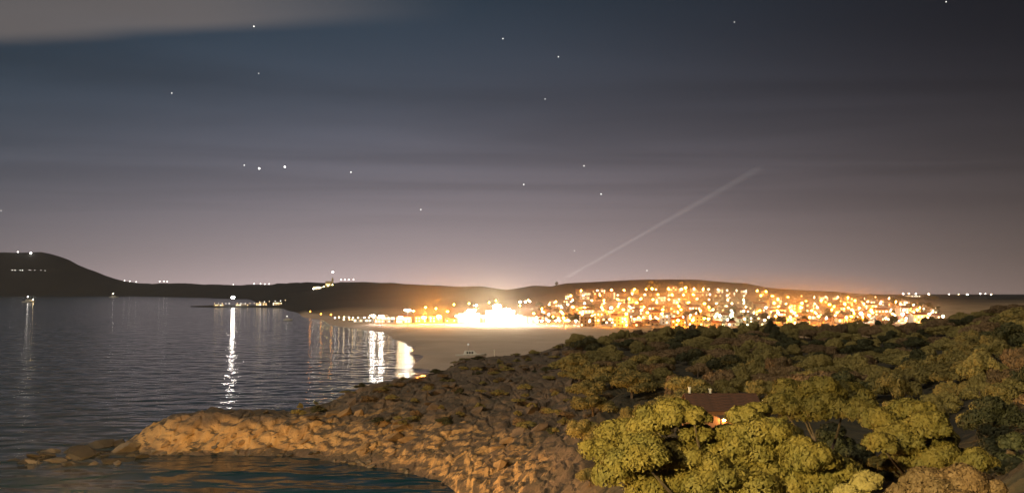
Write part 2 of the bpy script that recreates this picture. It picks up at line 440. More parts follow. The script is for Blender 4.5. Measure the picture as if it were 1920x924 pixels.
wv = gg.add(gg.mapping(t, (1.25, 0.38, 1.2), (0, 0, 0.62)), gg.scale(gg.noise(t, 0.5, 4.0, 0.6, color=True), 1.6)); gg.put(vor.inputs['Vector'], wv)
crack = gg.ramp(vor.outputs[0], 0.0, 0.14)
bp = gg.n('ShaderNodeBump'); bp.inputs['Distance'].default_value = 0.45
gg.put(bp.inputs['Height'], gg.m('ADD', gg.m('MULTIPLY', gg.noise(gg.mapping(t, (1.2, 0.55, 1.0), (0, 0, 0.62)), 0.45, 6.0, 0.6, 0.5), 1.0), gg.m('MULTIPLY', crack, 0.55))); gg.put(p.inputs['Normal'], bp.outputs[0])
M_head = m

xs = np.concatenate([np.arange(-230, -100, 2.0), np.arange(-100, 40, 0.62), np.arange(40, 330, 2.0)])
ys = np.concatenate([np.arange(-12, 150, 1.6), np.arange(150, 290, 0.62), np.arange(290, 556, 1.8)])
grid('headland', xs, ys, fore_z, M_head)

# ---- far land: sand by the shore, dry soil in the town, dark scrub on the hills
m, gg, p, out = new_mat('coast_land')
t = gg.n('ShaderNodeTexCoord').outputs['Object']
sp = gg.n('ShaderNodeSeparateXYZ'); gg.put(sp.inputs[0], t)
scrub = gg.mix(gg.ramp(gg.noise(t, 0.012, 6.0, 0.65), 0.35, 0.65), (0.013, 0.013, 0.014, 1), (0.008, 0.009, 0.010, 1))
dry = gg.mix(gg.ramp(gg.noise(t, 0.03, 6.0, 0.65), 0.3, 0.7), (0.42, 0.29, 0.17, 1), (0.28, 0.19, 0.11, 1))
sand = gg.mix(gg.ramp(gg.noise(t, 0.02, 5.0, 0.6), 0.3, 0.7), (0.50, 0.38, 0.30, 1), (0.41, 0.31, 0.24, 1))
nn = gg.noise(t, 0.010, 5.0, 0.6)
ysc = gg.m('ADD', sp.outputs[1], gg.m('MULTIPLY', gg.m('SUBTRACT', nn, 0.5), 260.0))
f1 = gg.ramp(ysc, 1180.0, 1520.0)
c1 = gg.mix(f1, dry, scrub)
f2 = gg.m('MAXIMUM', gg.ramp(gg.m('ADD', sp.outputs[2], gg.m('MULTIPLY', nn, 1.0)), 3.6, 4.6), gg.m('MAXIMUM', gg.ramp(sp.outputs[0], 20.0, 110.0), gg.ramp(sp.outputs[1], 1300.0, 1600.0)))
c2 = gg.mix(f2, sand, c1)
gg.put(p.inputs['Base Color'], c2)
p.inputs['Roughness'].default_value = 0.95
M_far = m
xs = np.concatenate([np.arange(-9000, -1400, 90.0), np.arange(-1400, 1000, 11.0), np.arange(1000, 6000, 90.0)])
ys = np.concatenate([np.arange(390, 1760, 9.0), np.arange(1760, 2420, 14.0), np.arange(2420, 3600, 40.0), np.arange(3600, 11400, 90.0)])
grid('coast', xs, ys, far_z, M_far)

# ---- sea
m, gg, p, out = new_mat('sea_water')
t = gg.n('ShaderNodeTexCoord').outputs['Object']
p.inputs['Base Color'].default_value = (0.004, 0.030, 0.046, 1)
p.inputs['Specular IOR Level'].default_value = 0.12
p.inputs['Roughness'].default_value = 0.10
p.inputs['IOR'].default_value = 1.333
w1 = gg.noise(gg.mapping(t, (0.62, 1.0, 1), (0, 0, 0.10)), 0.11, 2.0, 0.5, 0.3)
w2 = gg.noise(gg.mapping(t, (0.5, 1.0, 1), (0, 0, -0.2)), 0.55, 3.0, 0.55, 0.2)
hgt = gg.m('ADD', gg.m('MULTIPLY', w1, 1.9), gg.m('MULTIPLY', w2, 0.05))
bp = gg.n('ShaderNodeBump'); bp.inputs['Distance'].default_value = 1.0; bp.inputs['Strength'].default_value = 1.0
gg.put(bp.inputs['Height'], hgt); gg.put(p.inputs['Normal'], bp.outputs[0])
M_sea = m
sea = link('sea', MB().poly([(-16000, -300, 0), (16000, -300, 0), (16000, 14000, 0), (-16000, 14000, 0)], [(0, 1, 2, 3)]).mesh('sea'), M_sea)
sea['kind'] = 'structure'

# ================================================================== lamps
def lamp_head_mesh(r):
    b = MB(); b.ball((0, 0, 0), r, 4, 8, 0.7); return b.mesh('lamp_head')
LAMP_M = {}
def lamp_mat(col, st):
    k = (col, st)
    if k not in LAMP_M: LAMP_M[k] = glow('lamp_glow', col, st)
    return LAMP_M[k]
POLE = {}
def pole_mesh(h, arm):
    k = (round(h, 2), round(arm, 2))
    if k not in POLE:
        b = MB()
        b.tube([(0, 0, 0), (0, 0, h * 0.6), (0, 0, h)], [0.13, 0.10, 0.07], 6)
        if arm: b.tube([(0, 0, h - 0.05), (0, -arm * 0.5, h + 0.18), (0, -arm, h + 0.2)], [0.06, 0.05, 0.05], 5)
        b.box(-0.22, 0.22, -0.22, 0.22, -1.5, 0.25)
        POLE[k] = b.mesh('pole')
    return POLE[k]
HEADS = {}
def street_lamp(loc, h, r, col, st, label, group=None, name='street_lamp', arm=0.9, cat='street lamp'):
    o = empty(name, loc, label, cat, group)
    link('pole', pole_mesh(h, arm), M_metal, o)
    k = (round(r, 2), col, st)
    if k not in HEADS:
        me = lamp_head_mesh(r); me.materials.append(lamp_mat(col, st)); HEADS[k] = me
    link('lamp_head', HEADS[k], None, o, (0, -arm, h + 0.2 - 0.7 * r))
    return o
def zfar(x, y): return float(far_z(np.array([x]), np.array([y]))[0])
def zfore(x, y): return float(fore_z(np.array([x]), np.array([y]))[0])
def far_pt(px, d):
    x = (px - 960) / F * d
    return (x, d, zfar(x, d))

# ================================================================== houses
HT = {}
def house_parts(kind, w, dp, st, roof):
    """shared meshes for a house of a given size"""
    k = (kind, w, dp, st, roof)
    if k in HT: return HT[k]
    h = 3.0 * st + 0.3
    parts = []
    wb = MB().box(-w / 2, w / 2, -dp / 2, dp / 2, -3.0, h)
    if roof == 'gable':
        wb.poly([(-w / 2, -dp / 2, h), (-w / 2, dp / 2, h), (-w / 2, 0, h + dp * 0.22), (w / 2, -dp / 2, h), (w / 2, dp / 2, h), (w / 2, 0, h + dp * 0.22)], [(0, 2, 1), (3, 4, 5)])
    parts.append(('wall', wb.mesh('wall'), kind))
    rb = MB(); o_ = 0.4
    if roof == 'gable':
        rz = h + dp * 0.22 + 0.12; ez = h - 0.04
        for s in (-1, 1):
            rb.poly([(-w / 2 - o_, s * (dp / 2 + o_), ez), (w / 2 + o_, s * (dp / 2 + o_), ez), (w / 2 + o_, 0, rz), (-w / 2 - o_, 0, rz),
                     (-w / 2 - o_, s * (dp / 2 + o_), ez + .2), (w / 2 + o_, s * (dp / 2 + o_), ez + .2), (w / 2 + o_, 0, rz + .2), (-w / 2 - o_, 0, rz + .2)],
                    [(0, 1, 2, 3), (4, 7, 6, 5), (0, 4, 5, 1), (1, 5, 6, 2), (0, 3, 7, 4)])
    elif roof == 'hip':
        ez = h; rz = h + min(w, dp) * 0.24; q = max(0.5, w / 2 - dp / 2)
        rb.poly([(-w / 2 - o_, -dp / 2 - o_, ez), (w / 2 + o_, -dp / 2 - o_, ez), (w / 2 + o_, dp / 2 + o_, ez), (-w / 2 - o_, dp / 2 + o_, ez), (-q, 0, rz), (q, 0, rz)],
                [(0, 1, 5, 4), (1, 2, 5), (2, 3, 4, 5), (3, 0, 4), (3, 2, 1, 0)])
    else:
        rb.box(-w / 2 - .15, w / 2 + .15, -dp / 2 - .15, dp / 2 + .15, h, h + 0.35); rb.box(-w / 4, w / 6, -dp / 5, dp / 4, h + .35, h + 2.3)
    parts.append(('roof', rb.mesh('roof'), 'roof_' + roof))
    wins = []
    n = max(2, int(w / 3.0))
    win = MB().box(-0.65, 0.65, -0.05, 0.05, -0.7, 0.7).mesh('window')
    for f in range(st):
        for i in range(n):
            x = -w / 2 + w * (i + 0.5) / n
            if f == 0 and i == n // 2: continue
            wins.append((win, (x, -dp / 2 - 0.03, 1.55 + 3.0 * f)))
    door = MB().box(-0.55, 0.55, -0.06, 0.06, 0, 2.15).mesh('door')
    HT[k] = (parts, wins, door, (-w / 2 + w * (n // 2 + 0.5) / n, -dp / 2 - 0.03, 0.05))
    return HT[k]
KM = {'white': M_white, 'stone': M_stone, 'cream': M_cream, 'ochre': M_ochre, 'roof_gable': M_roof, 'roof_hip': M_roof, 'roof_flat': M_flat}
WINM = {}
def house(loc, rz, kind, w, dp, st, roof, label, group=None, name='house', lit=0.5, rnd=random, cat='house'):
    parts, wins, door, dl = house_parts(kind, w, dp, st, roof)
    o = empty(name, loc, label, cat, group, rz)
    for nm, me, km in parts: link(nm, me, KM[km], o)
    for me, l in wins:
        r = rnd.random()
        mk = 'w' if r < lit * 0.65 else ('c' if r < lit else 'd')
        key = (me.name, mk)
        if key not in WINM:
            m2 = me.copy(); m2.materials.clear(); m2.materials.append({'w': M_pane_warm, 'c': M_pane_white, 'd': M_dark}[mk]); WINM[key] = m2
        link('window', WINM[key], None, o, l)
    link('door', door, M_wood, o, dl)
    return o

# ---------- the hillside town
rt = random.Random(11)
ROWS = [(828, 1060, 1440), (868, 1010, 1748), (905, 1000, 1740), (950, 1000, 1755), (1000, 1010, 1745), (1060, 1015, 1735), (1130, 1020, 1720), (1210, 1030, 1700), (1300, 1060, 1660), (1400, 1080, 1430)]
ROWN = ['the front street at the town foot', 'the lowest long street of the town', 'the second street up from the water', 'the third street up', 'the middle street', 'the street above the middle of town',
        'the third street from the top', 'the street below the top', 'the topmost long street', 'the short lane under the dark ridge']
SIZES = [(8.0, 7.0, 1), (10.0, 8.0, 2), (12.0, 8.0, 2), (9.0, 9.0, 2), (14.0, 9.0, 3), (11.0, 8.0, 1)]
occupied = []
STN = {1: 'single storey', 2: 'two storey', 3: 'three storey'}
RFN = {'gable': 'pitched terracotta roof', 'hip': 'hipped terracotta roof', 'flat': 'flat roof'}
for ri, (d0, p0, p1) in enumerate(ROWS):
    x = (p0 - 960) / F * d0; x1 = (p1 - 960) / F * d0
    while x < x1:
        w, dp, st = rt.choice(SIZES); kind = rt.choice(['white', 'cream', 'ochre', 'stone', 'stone']); roof = rt.choice(['gable', 'hip', 'flat'])
        x += w / 2
        d = d0 + rt.uniform(-6, 10)
        if rt.random() < 0.70:
            z = zfar(x, d)
            house((x, d, z), rt.uniform(-0.25, 0.25), kind, w, dp, st, roof,
                  f'{STN[st]} {kind} house with {RFN[roof]} on {ROWN[ri]}'.replace(' storey', '-storey'), 'houses of the hillside town', lit=0.45, rnd=rt)
            occupied.append((x, d, w))
        x += w / 2 + rt.uniform(3, 11)
# street lamps between the house rows
CN = {SODIUM: 'orange', WARM: 'warm white', COOL: 'white', GREENISH: 'greenish'}
for ri, (d0, p0, p1) in enumerate(ROWS):
    d = d0 - 13
    x = (p0 - 960) / F * d + rt.uniform(0, 10); x1 = (p1 + 12 - 960) / F * d
    while x < x1:
        px = 960 + x / d * F
        r = rt.random()
        if 1330 < px < 1410 and r < 0.65: col = GREENISH
        elif r < 0.60: col = SODIUM
        elif r < 0.86: col = WARM
        else: col = COOL
        r2 = rt.random()
        size = 0.42 if r2 < 0.6 else (0.62 if r2 < 0.9 else 0.85)
        st = {0.42: 3600.0, 0.62: 2300.0, 0.85: 1500.0}[size]
        if col != SODIUM: st *= 0.07
        street_lamp((x, d + rt.uniform(-2, 2), zfar(x, d)), rt.choice([6.5, 7.5]), size, col, round(st), f'{CN[col]} street lamp lit on {ROWN[ri]}', 'street lamps of the hillside town')
        x += rt.uniform(13, 26)

# ---------- waterfront: bright buildings and floodlights along the beach
wf = [  # pixel column, distance, width, depth, storeys, wall, roof, words
 (652, 1000, 16, 8, 1, 'cream', 'flat', 'low cream beach bar at the left end of the bright waterfront'),
 (684, 960, 22, 9, 1, 'white', 'flat', 'long low white restaurant behind the glittering water'),
 (722, 935, 20, 9, 2, 'white', 'flat', 'two storey white restaurant between two floodlights on the waterfront'),
 (758, 925, 15, 9, 2, 'white', 'hip', 'white guest house beside the tall bright floodlight'),
 (790, 930, 12, 8, 2, 'ochre', 'gable', 'ochre boathouse left of the orange glow'),
 (818, 925, 14, 8, 2, 'ochre', 'hip', 'ochre villa in the middle of the orange glow'),
 (846, 925, 11, 8, 1, 'ochre', 'gable', 'low ochre house at the right of the orange glow'),
 (880, 915, 22, 10, 3, 'white', 'flat', 'white hotel block behind the left of the two dazzling floodlights'),
 (938, 910, 30, 10, 4, 'white', 'flat', 'wide white hotel behind the brightest floodlights on the beach'),
 (975, 905, 14, 9, 2, 'white', 'flat', 'white annexe right of the brightest hotel'),
 (1000, 900, 11, 8, 2, 'cream', 'hip', 'cream house between the bright hotel and the hillside town'),
]
for px, d, w, dp, st, kd, rf, lb in wf:
    house(far_pt(px, d), 0.0, kd, w, dp, st, rf, lb, 'waterfront buildings', 'waterfront_building', 0.9, rt, 'building')
def flood(px, d, h, r, col, st, label, n=3, group='floodlight masts on the waterfront'):
    o = empty('floodlight_mast', far_pt(px, d), label, 'floodlight', group)
    b = MB(); b.tube([(0, 0, 0), (0, 0, h * .5), (0, 0, h)], [0.25, 0.2, 0.14], 8); b.box(-0.5, 0.5, -0.5, 0.5, -2, 0.3)
    link('mast', b.mesh('mast'), M_metal, o)
    link('crossbar', MB().box(-r * n, r * n, -0.1, 0.1, h - 0.1, h + 0.15).mesh('crossbar'), M_metal, o)
    k = (round(r, 2), col, st)
    if k not in HEADS:
        me = lamp_head_mesh(r); me.materials.append(lamp_mat(col, st)); HEADS[k] = me
    for i in range(n):
        link('lamp_head', HEADS[k], None, o, ((i - (n - 1) / 2) * r * 2.0, -r - 0.2, h - 0.2))
    return o
flood(700, 905, 9, 0.8, COOL, 190, 'white floodlight over the left glitter on the water')
flood(716, 890, 9, 0.8, COOL, 190, 'white floodlight at the edge of the beach beside the long restaurant')
flood(765, 872, 15, 1.0, COOL, 280, 'tall white floodlight left of the orange glow, over the right glitter')
flood(752, 885, 8, 0.7, WARM, 140, 'short warm floodlight at the foot of the tall white one')
flood(796, 895, 7, 0.8, SODIUM, 10000, 'left orange floodlight in the orange glow', 2)
flood(823, 895, 8, 0.8, SODIUM, 10000, 'right orange floodlight in the orange glow', 2)
flood(858, 890, 8, 0.6, WARM, 900, 'small warm floodlight just left of the dazzling hotel')
flood(884, 880, 14, 1.2, (1.0, 0.78, 0.48), 2000, 'dazzling floodlight before the left hotel block')
flood(932, 880, 18, 1.3, (1.0, 0.78, 0.48), 2200, 'brightest floodlight of the whole bay before the wide hotel')
flood(950, 875, 15, 1.2, (1.0, 0.78, 0.48), 2000, 'dazzling floodlight right of the brightest one')
flood(906, 885, 8, 0.8, WARM, 1100, 'warm floodlight between the two dazzling hotel lamps')
flood(972, 875, 8, 0.9, COOL, 1500, 'right end floodlight of the dazzling hotel row')
street_lamp(far_pt(893, 1060), 12, 0.9, WARM, 900, 'single warm lamp on the slope above the dazzling hotel', 'lamps behind the beach')
for k, px in enumerate((975, 985, 993)):
    street_lamp(far_pt(px, 1180 + 6 * k), 10, 0.7, COOL, 700, ('left', 'middle', 'right')[k] + ' lamp of the bright car park streak above the hotel row', 'car park lamps')
for k in range(15):
    px = 628 + k * 9.2 + rt.uniform(-2, 2); d = 985 - k * 7
    street_lamp(far_pt(px, d), 6, 0.6, WARM if k % 3 else COOL, 30, 'promenade lamp in the bright white row along the left beach', 'promenade lamps')
for k in range(9):
    px = 1004 + k * 12 + rt.uniform(-4, 4)
    street_lamp(far_pt(px, 850 + rt.uniform(-5, 8)), 5, 0.55, COOL, 520, 'white quay lamp at the foot of the town, right of the dazzling hotel', 'quay lamps')
# key bright lamps inside the town
for px, d, r, col, st, lb in [
  (1612, 905, 1.1, COOL, 900, 'largest white lamp in the right part of the town'),
  (1765, 850, 1.0, WARM, 900, 'lone white lamp at the right end of the town, lowest of all'),
  (1690, 890, 0.9, COOL, 700, 'twin white lamp near the right end of the town'),
  (1740, 895, 0.9, COOL, 700, 'white lamp above the lone lamp at the right end of town'),
  (1145, 1000, 0.9, COOL, 700, 'bright white lamp in the left part of the town'),
  (1370, 868, 1.0, GREENISH, 700, 'greenish floodlight on the green lit square'),
  (1348, 866, 0.9, GREENISH, 600, 'smaller greenish lamp on the green lit square'),
  (1222, 1380, 1.0, SODIUM, 2500, 'orange lamp lighting the tree highest on the town hill'),
  (1285, 1390, 1.0, SODIUM, 2500, 'orange lamp under the ridge right of the highest lit tree'),
  (1318, 1370, 0.9, SODIUM, 2200, 'orange lamp under the ridge, right of the other two')]:
    street_lamp(far_pt(px, d), 9, r, col, st, lb, 'brightest lamps of the town')

for k, (px, d) in enumerate([(583, 1262), (603, 1170), (622, 1085)]):
    street_lamp(far_pt(px, d), 7, 0.7, SODIUM, 40, ('left', 'middle', 'right')[k] + ' orange shore lamp left of the bright waterfront', 'orange shore lamps')
for k in range(12):  # orange lamps added to give the bare slope a warm glow
    px = 775 + k * 20 + rt.uniform(-6, 6); d = rt.uniform(1000, 1330)
    street_lamp(far_pt(px, d), 8, 0.4, SODIUM, 2600, 'added orange lamp warming the bare slope behind the ' + ('orange glow' if px < 860 else 'dazzling hotels'), 'lamps added to warm the slope')
# ---------- the lit spit with its quay
spit = [(404, 0.7), (411, .6), (418, .8), (425, .7), (431, .9), (446, .9), (453, .8), (461, .8), (470, .7), (478, .7), (488, .9), (497, 1.), (506, .8), (517, .9), (527, 1.), (536, .8)]
for px, r in spit:
    d = 2090 if px < 480 else 2070 + (px - 480) * 0.4
    street_lamp(far_pt(px, d), 7 if px < 480 else 11, r, COOL if px % 2 else WARM, 6, 'white lamp in the bright row along the low spit', 'lamps on the spit')
street_lamp(far_pt(438, 2085), 24, 4.2, COOL, 100, 'dazzling harbour light standing highest on the spit', None, 'harbour_light', 0.9, 'harbour light')
for k, (px, w) in enumerate([(412, 24), (456, 30), (492, 26), (522, 22)]):
    house(far_pt(px, 2120), 0, 'stone', w, 10, 2 if k > 1 else 1, 'flat', ['low stone shed at the seaward end of the spit', 'long stone shed right of the dazzling harbour light',
          'stone two storey store at the middle of the spit', 'stone two storey house at the landward end of the spit'][k], 'buildings on the spit', 'quay_building', 0.8, rt, 'building')

# ---------- lights on the far hills
def hill_lamp(px, d, r, st, label, group, h=9, col=COOL): street_lamp(far_pt(px, d), h, r, col, st, label, group)
hill_lamp(33, 8550, 6.0, 16, 'left of the two lamps on top of the dark far hill', 'lamps on the far hill', 26)
hill_lamp(57, 8520, 9.0, 26, 'brighter right lamp on top of the dark far hill', 'lamps on the far hill', 22)
for k in range(9):
    px = 22 + k * 7.5 + rt.uniform(-3, 3)
    hill_lamp(px, 8120, 3.2, 6 if k < 4 else 2, 'faint lamp in the row below the top of the far hill', 'lamp row on the far hill', 14)
for k, px in enumerate((234, 244, 256)): hill_lamp(px, 8500, 5.0, 7, ('left', 'middle', 'right')[k] + ' lamp of three at the foot of the far hill ridge', 'lamps at the foot of the far hill', 18)
for k, px in enumerate((300, 308, 314)): hill_lamp(px, 7950, 5.0, 7, ('left', 'middle', 'right')[k] + ' lamp of three on the skyline right of the far hill', 'skyline lamps over the sea', 22)
hill_lamp(438, 6400, 3.0, 7, 'single small lamp on the skyline above the dazzling harbour light', 'skyline lamps above the spit', 14)
for k, px in enumerate((477, 489, 497, 505)): hill_lamp(px, 5800, 3.6, 7, ('first', 'second', 'third', 'fourth')[k] + ' from the left of four skyline lamps above the spit', 'skyline lamps above the spit', 12)
# lit church and buildings on the hill above the spit
d = 3250
px0 = far_pt(618, d)
ch = empty('church', px0, 'yellow lit church with bell tower on the hill above the spit', 'church')
link('nave', MB().box(-14, 8, -6, 6, -4, 14).poly([(-14, -6, 14), (8, -6, 14), (8, 6, 14), (-14, 6, 14), (-14, 0, 19), (8, 0, 19)], [(0, 1, 5, 4), (1, 2, 5), (2, 3, 4, 5), (3, 0, 4)]).mesh('nave'), M_cream, ch)
link('bell_tower', MB().box(8.2, 14, -3, 3, -4, 27).poly([(8.2, -3, 27), (14, -3, 27), (14, 3, 27), (8.2, 3, 27), (11.1, 0, 34)], [(0, 1, 4), (1, 2, 4), (2, 3, 4), (3, 0, 4)]).mesh('bell_tower'), M_cream, ch)
for k in range(3): link('window', MB().box(-11 + 6 * k, -9.4 + 6 * k, -6.12, -6.02, 4, 9).mesh('window'), M_pane_warm, ch)
link('door', MB().box(-0.9, 0.9, -0.1, 0.1, 0, 3.4).mesh('door'), M_wood, ch, (11.1, -3.1, 0))
for k, dx_ in enumerate((-16, 0, 16)):
    street_lamp((px0[0] + dx_, d - 24, zfar(px0[0] + dx_, d - 24)), 5, 1.2, (1.0, 0.82, 0.30), 110, ('left', 'middle', 'right')[k] + ' yellow floodlight in front of the hill church', 'church floodlights')
street_lamp((px0[0] + 4, d + 40, zfar(px0[0] + 4, d + 40)), 52, 4.0, COOL, 14, 'brilliant lamp on a tall mast above the hill church', None, 'lamp_mast', 0.9, 'lamp mast')
house(far_pt(596, 3250), 0, 'white', 30, 12, 3, 'flat', 'white lit block left of the hill church', None, 'hill_building', 1.0, rt, 'building')
for k, px in enumerate((588, 598)): street_lamp(far_pt(px, 3220), 7, 1.6, COOL, 50, ('left', 'right')[k] + ' lamp before the white block beside the hill church', 'lamps of the hill block')
for k, px in enumerate((640, 647, 654, 663)): street_lamp(far_pt(px, 3250), 16, 2.0, COOL, 12 , ('first', 'second', 'third', 'fourth')[k] + ' of four small lamps right of the hill church', 'small lamps right of the church')
# far lights on the right skyline
house(far_pt(1708, 2400), 0, 'white', 46, 12, 2, 'flat', 'pale long building on the skyline at the right', None, 'long_building', 0.9, rt, 'building')
for k, (px, r, st) in enumerate([(1692, 1.2, 60), (1703, 1.2, 60), (1716, 1.2, 60), (1740, 1.7, 130), (1778, 1.0, 30), (1796, 1.0, 30), (1812, 1.5, 110), (1857, 1.3, 80)]):
    street_lamp(far_pt(px, 2380), 12, r, WARM if k % 2 else COOL, st, f'skyline lamp, number {k + 1} from the left of eight at the right', 'skyline lamps at the right')
for k, (px, r, st) in enumerate([(1836, 0.9, 40), (1846, 0.7, 20)]):
    street_lamp(far_pt(px, 1500), 8, r, COOL, st, ('left', 'right')[k] + ' of two faint lamps under the right skyline', 'faint lamps under the right skyline')

# ---------- searchlight sweeping up from behind the town ridge
sx, sy, sz = far_pt(1043, 1740)
sl = empty('searchlight', (sx, sy, sz), 'searchlight on the ridge throwing a beam up to the right', 'searchlight')
link('base', MB().box(-1.5, 1.5, -1.5, 1.5, -2, 3).mesh('base'), M_metal, sl)
bd = (at(1750, 130, 1000) - cam.location).normalized()      # the beam leans away from the viewer
drum = MB().tube([Vector((0, 0, 4.2)) - bd * 2.2, Vector((0, 0, 4.2)) + bd * 2.0], [2.4, 3.3], 16)
link('drum', drum.mesh('drum'), M_metal, sl)
sd = bpy.data.lights.new('beam_light', 'SPOT'); sd.energy = 4.6e10; sd.color = (1.0, 0.93, 0.82); sd.spot_size = math.radians(0.95); sd.spot_blend = 1.0; sd.shadow_soft_size = 3.2
so = bpy.data.objects.new('beam_light', sd); COL.objects.link(so); so.parent = sl
so.location = Vector((0, 0, 4.2)) + bd * 2.2; so.rotation_euler = (-bd).to_track_quat('Z', 'Y').to_euler()

# ---------- boats
def boat(px, py, length, label, name='motor_boat', lit=40, rz=0.0):
    d = 59868.0 / (py - 547)
    x = (px - 960) / F * d
    L, W, h = length, length * 0.28, length * 0.10
    o = empty(name, (x, d, 0), label, 'boat', None, rz)
    b = MB(); st = [(-0.5, 0.8, 0.9), (-0.2, 1.0, 0.95), (0.15, 0.95, 1.0), (0.38, 0.55, 1.15), (0.5, 0.04, 1.3)]
    pts = []
    for t_, wf_, hf in st:
        pts += [(t_ * L, -W / 2 * wf_, h * hf), (t_ * L, W / 2 * wf_, h * hf), (t_ * L * 0.94, W / 2 * wf_ * 0.6, -h * 0.4), (t_ * L * 0.94, -W / 2 * wf_ * 0.6, -h * 0.4)]
    fs = [(0, 1, 2, 3)]
    for i in range(4):
        a, c_ = i * 4, i * 4 + 4
        fs += [(a, a + 3, c_ + 3, c_), (a + 1, c_ + 1, c_ + 2, a + 2), (a, c_, c_ + 1, a + 1), (a + 3, a + 2, c_ + 2, c_ + 3)]
    link('hull', b.poly(pts, fs).mesh('hull'), M_white, o)
    link('cabin', MB().poly([(-.25 * L, -.3 * W, h), (.2 * L, -.28 * W, h), (.2 * L, .28 * W, h), (-.25 * L, .3 * W, h), (-.2 * L, -.24 * W, h * 2.2), (.08 * L, -.22 * W, h * 2.2), (.08 * L, .22 * W, h * 2.2), (-.2 * L, .24 * W, h * 2.2)],
         [(4, 5, 6, 7), (0, 1, 5, 4), (1, 2, 6, 5), (2, 3, 7, 6), (3, 0, 4, 7)]).mesh('cabin'), M_white, o)
    for k in range(3): link('window', MB().box(-.16 * L + k * .08 * L, -.11 * L + k * .08 * L, -.285 * W, -.27 * W, h * 1.3, h * 1.9).mesh('window'), M_dark, o)
    link('mast', MB().tube([(-.1 * L, 0, h * 2.2), (-.1 * L, 0, h * 4.2)], [.006 * L, .004 * L], 5).mesh('mast'), M_metal, o)
    me = MB().ball((0, 0, 0), L * 0.035, 4, 8).mesh('anchor_light'); me.materials.append(lamp_mat(COOL, lit))
    link('anchor_light', me, None, o, (-.1 * L, 0, h * 4.2))
    if lit > 20:
        me = MB().ball((0, 0, 0), L * 0.03, 4, 8).mesh('deck_light'); me.materials.append(lamp_mat(WARM, lit)); link('deck_light', me, None, o, (.3 * L, 0, h * 1.9))
    return o
boat(56, 566.5, 46, 'lit ship shape added for the glint on the water below the far hill', 'ship', 30)  # ship shape stands in for a bright glint on the water
boat(215, 557.5, 60, 'small lit ship close under the far shore', 'ship', 20)
boat(541, 600, 12, 'small white boat moored left of the bright waterfront', 'motor_boat', 8)
boat(884, 669, 17, 'white boat at the edge of the beach behind the headland', 'motor_boat', 0.3, 0.15)

# ================================================================== foreground
# ---------- lamps of the viewpoint road and the cove quay (they light the slope)
def big_lamp(x, y, h, r, col, st, label):
    o = street_lamp((x, y, zfore(x, y)), h, r, col, st, label, None, 'street_lamp', 0.9)
    return o
big_lamp(-24, -8, 9, 0.35, (1.0, 0.77, 0.30), 102000, 'street lamp of the viewpoint road')
big_lamp(-52, 108, 7.5, 0.4, (1.0, 0.54, 0.17), 105000, 'quay lamp of the cove under the viewpoint')

# ---------- foliage
def leaf_cloud(cs, rs, n_per, size, rng, squash=0.75):
    Vs = []
    for c_, r in zip(cs, rs):
        n = max(8, int(n_per * (r / np.mean(rs)) ** 2))
        dv = rng.normal(size=(n, 3)); dv /= np.linalg.norm(dv, axis=1)[:, None]
        dv[:, 2] = np.where(dv[:, 2] < -0.45, -dv[:, 2], dv[:, 2])
        rad = r * (0.72 + 0.36 * rng.random(n))
        pos = np.asarray(c_) + dv * rad[:, None] * np.array([1, 1, squash])
        nn = dv + 0.28 * rng.normal(size=(n, 3)); nn /= np.linalg.norm(nn, axis=1)[:, None]
        tv = np.cross(nn, rng.normal(size=(n, 3))); tv /= np.linalg.norm(tv, axis=1)[:, None]
        bv = np.cross(nn, tv)
        s_ = size * (0.45 + 1.1 * rng.random(n))[:, None]
        q = np.stack([pos - tv * s_ * .9, pos - bv * s_ * .42 + nn * s_ * .1, pos + tv * s_ * .9, pos + bv * s_ * .42 + nn * s_ * .1], axis=1)
        Vs.append(q.reshape(-1, 3))
    V = np.concatenate(Vs)
    return V, np.arange(len(V)).reshape(-1, 4)
def sub_clumps(lobes, k, rng, fr=(0.30, 0.56)):
    cs, rs = [], []
    for (x, y, z, r) in lobes:
        cs.append((x, y, z)); rs.append(r * 0.72)
        for _ in range(k):
            v = rng.normal(size=3); v /= np.linalg.norm(v); v[2] = abs(v[2]) * 0.8 - 0.15
            q = r * rng.uniform(*fr)
            cs.append((x + v[0] * r * .72, y + v[1] * r * .72, z + v[2] * r * .62)); rs.append(q)
    return cs, rs
def near_tree(lobes_px, d, base_px, label, leaf=0.085, mat=M_leaf_near, seed=1, n_per=620, k=12, name='pine_tree', group=None, cat='tree', dj=2.2):
    rng = np.random.default_rng(seed)
    bx, by = (base_px - 960) / F * d, d
    bz = zfore(bx, by)
    o = empty(name, (bx, by, bz), label, cat, group)
    lobes = []
    for (px, py, rp) in lobes_px:
        dd = d + rng.uniform(-dj, dj) - (py - 830) / 90.0 * 1.2
        p_ = at(px, py, dd)
        lobes.append((p_.x - bx, p_.y - by, p_.z - bz, rp * 1.14 / F * dd))
    cs, rs = sub_clumps(lobes, k, rng)
    V, Fc = leaf_cloud(cs, rs, n_per, leaf, rng)
    link('crown', mesh_np('crown', V, Fc), mat, o)
    b = MB(); zt = min(l[2] for l in lobes)
    fork = Vector((0, 0, max(0.8, zt * 0.55)))
    b.tube([(0, 0, -1), (0.08, 0, fork.z * .5), fork], [0.28, 0.23, 0.2], 8)
    link('trunk', b.mesh('trunk'), M_bark, o)
    for l in lobes[::2]:
        e_ = Vector(l[:3]); mid_ = fork.lerp(e_, .5) + Vector((0, 0, -.25))
        link('limb', MB().tube([fork - Vector((0, 0, .1)), mid_, e_], [.13, .08, .03], 5).mesh('limb'), M_bark, o)
    return o
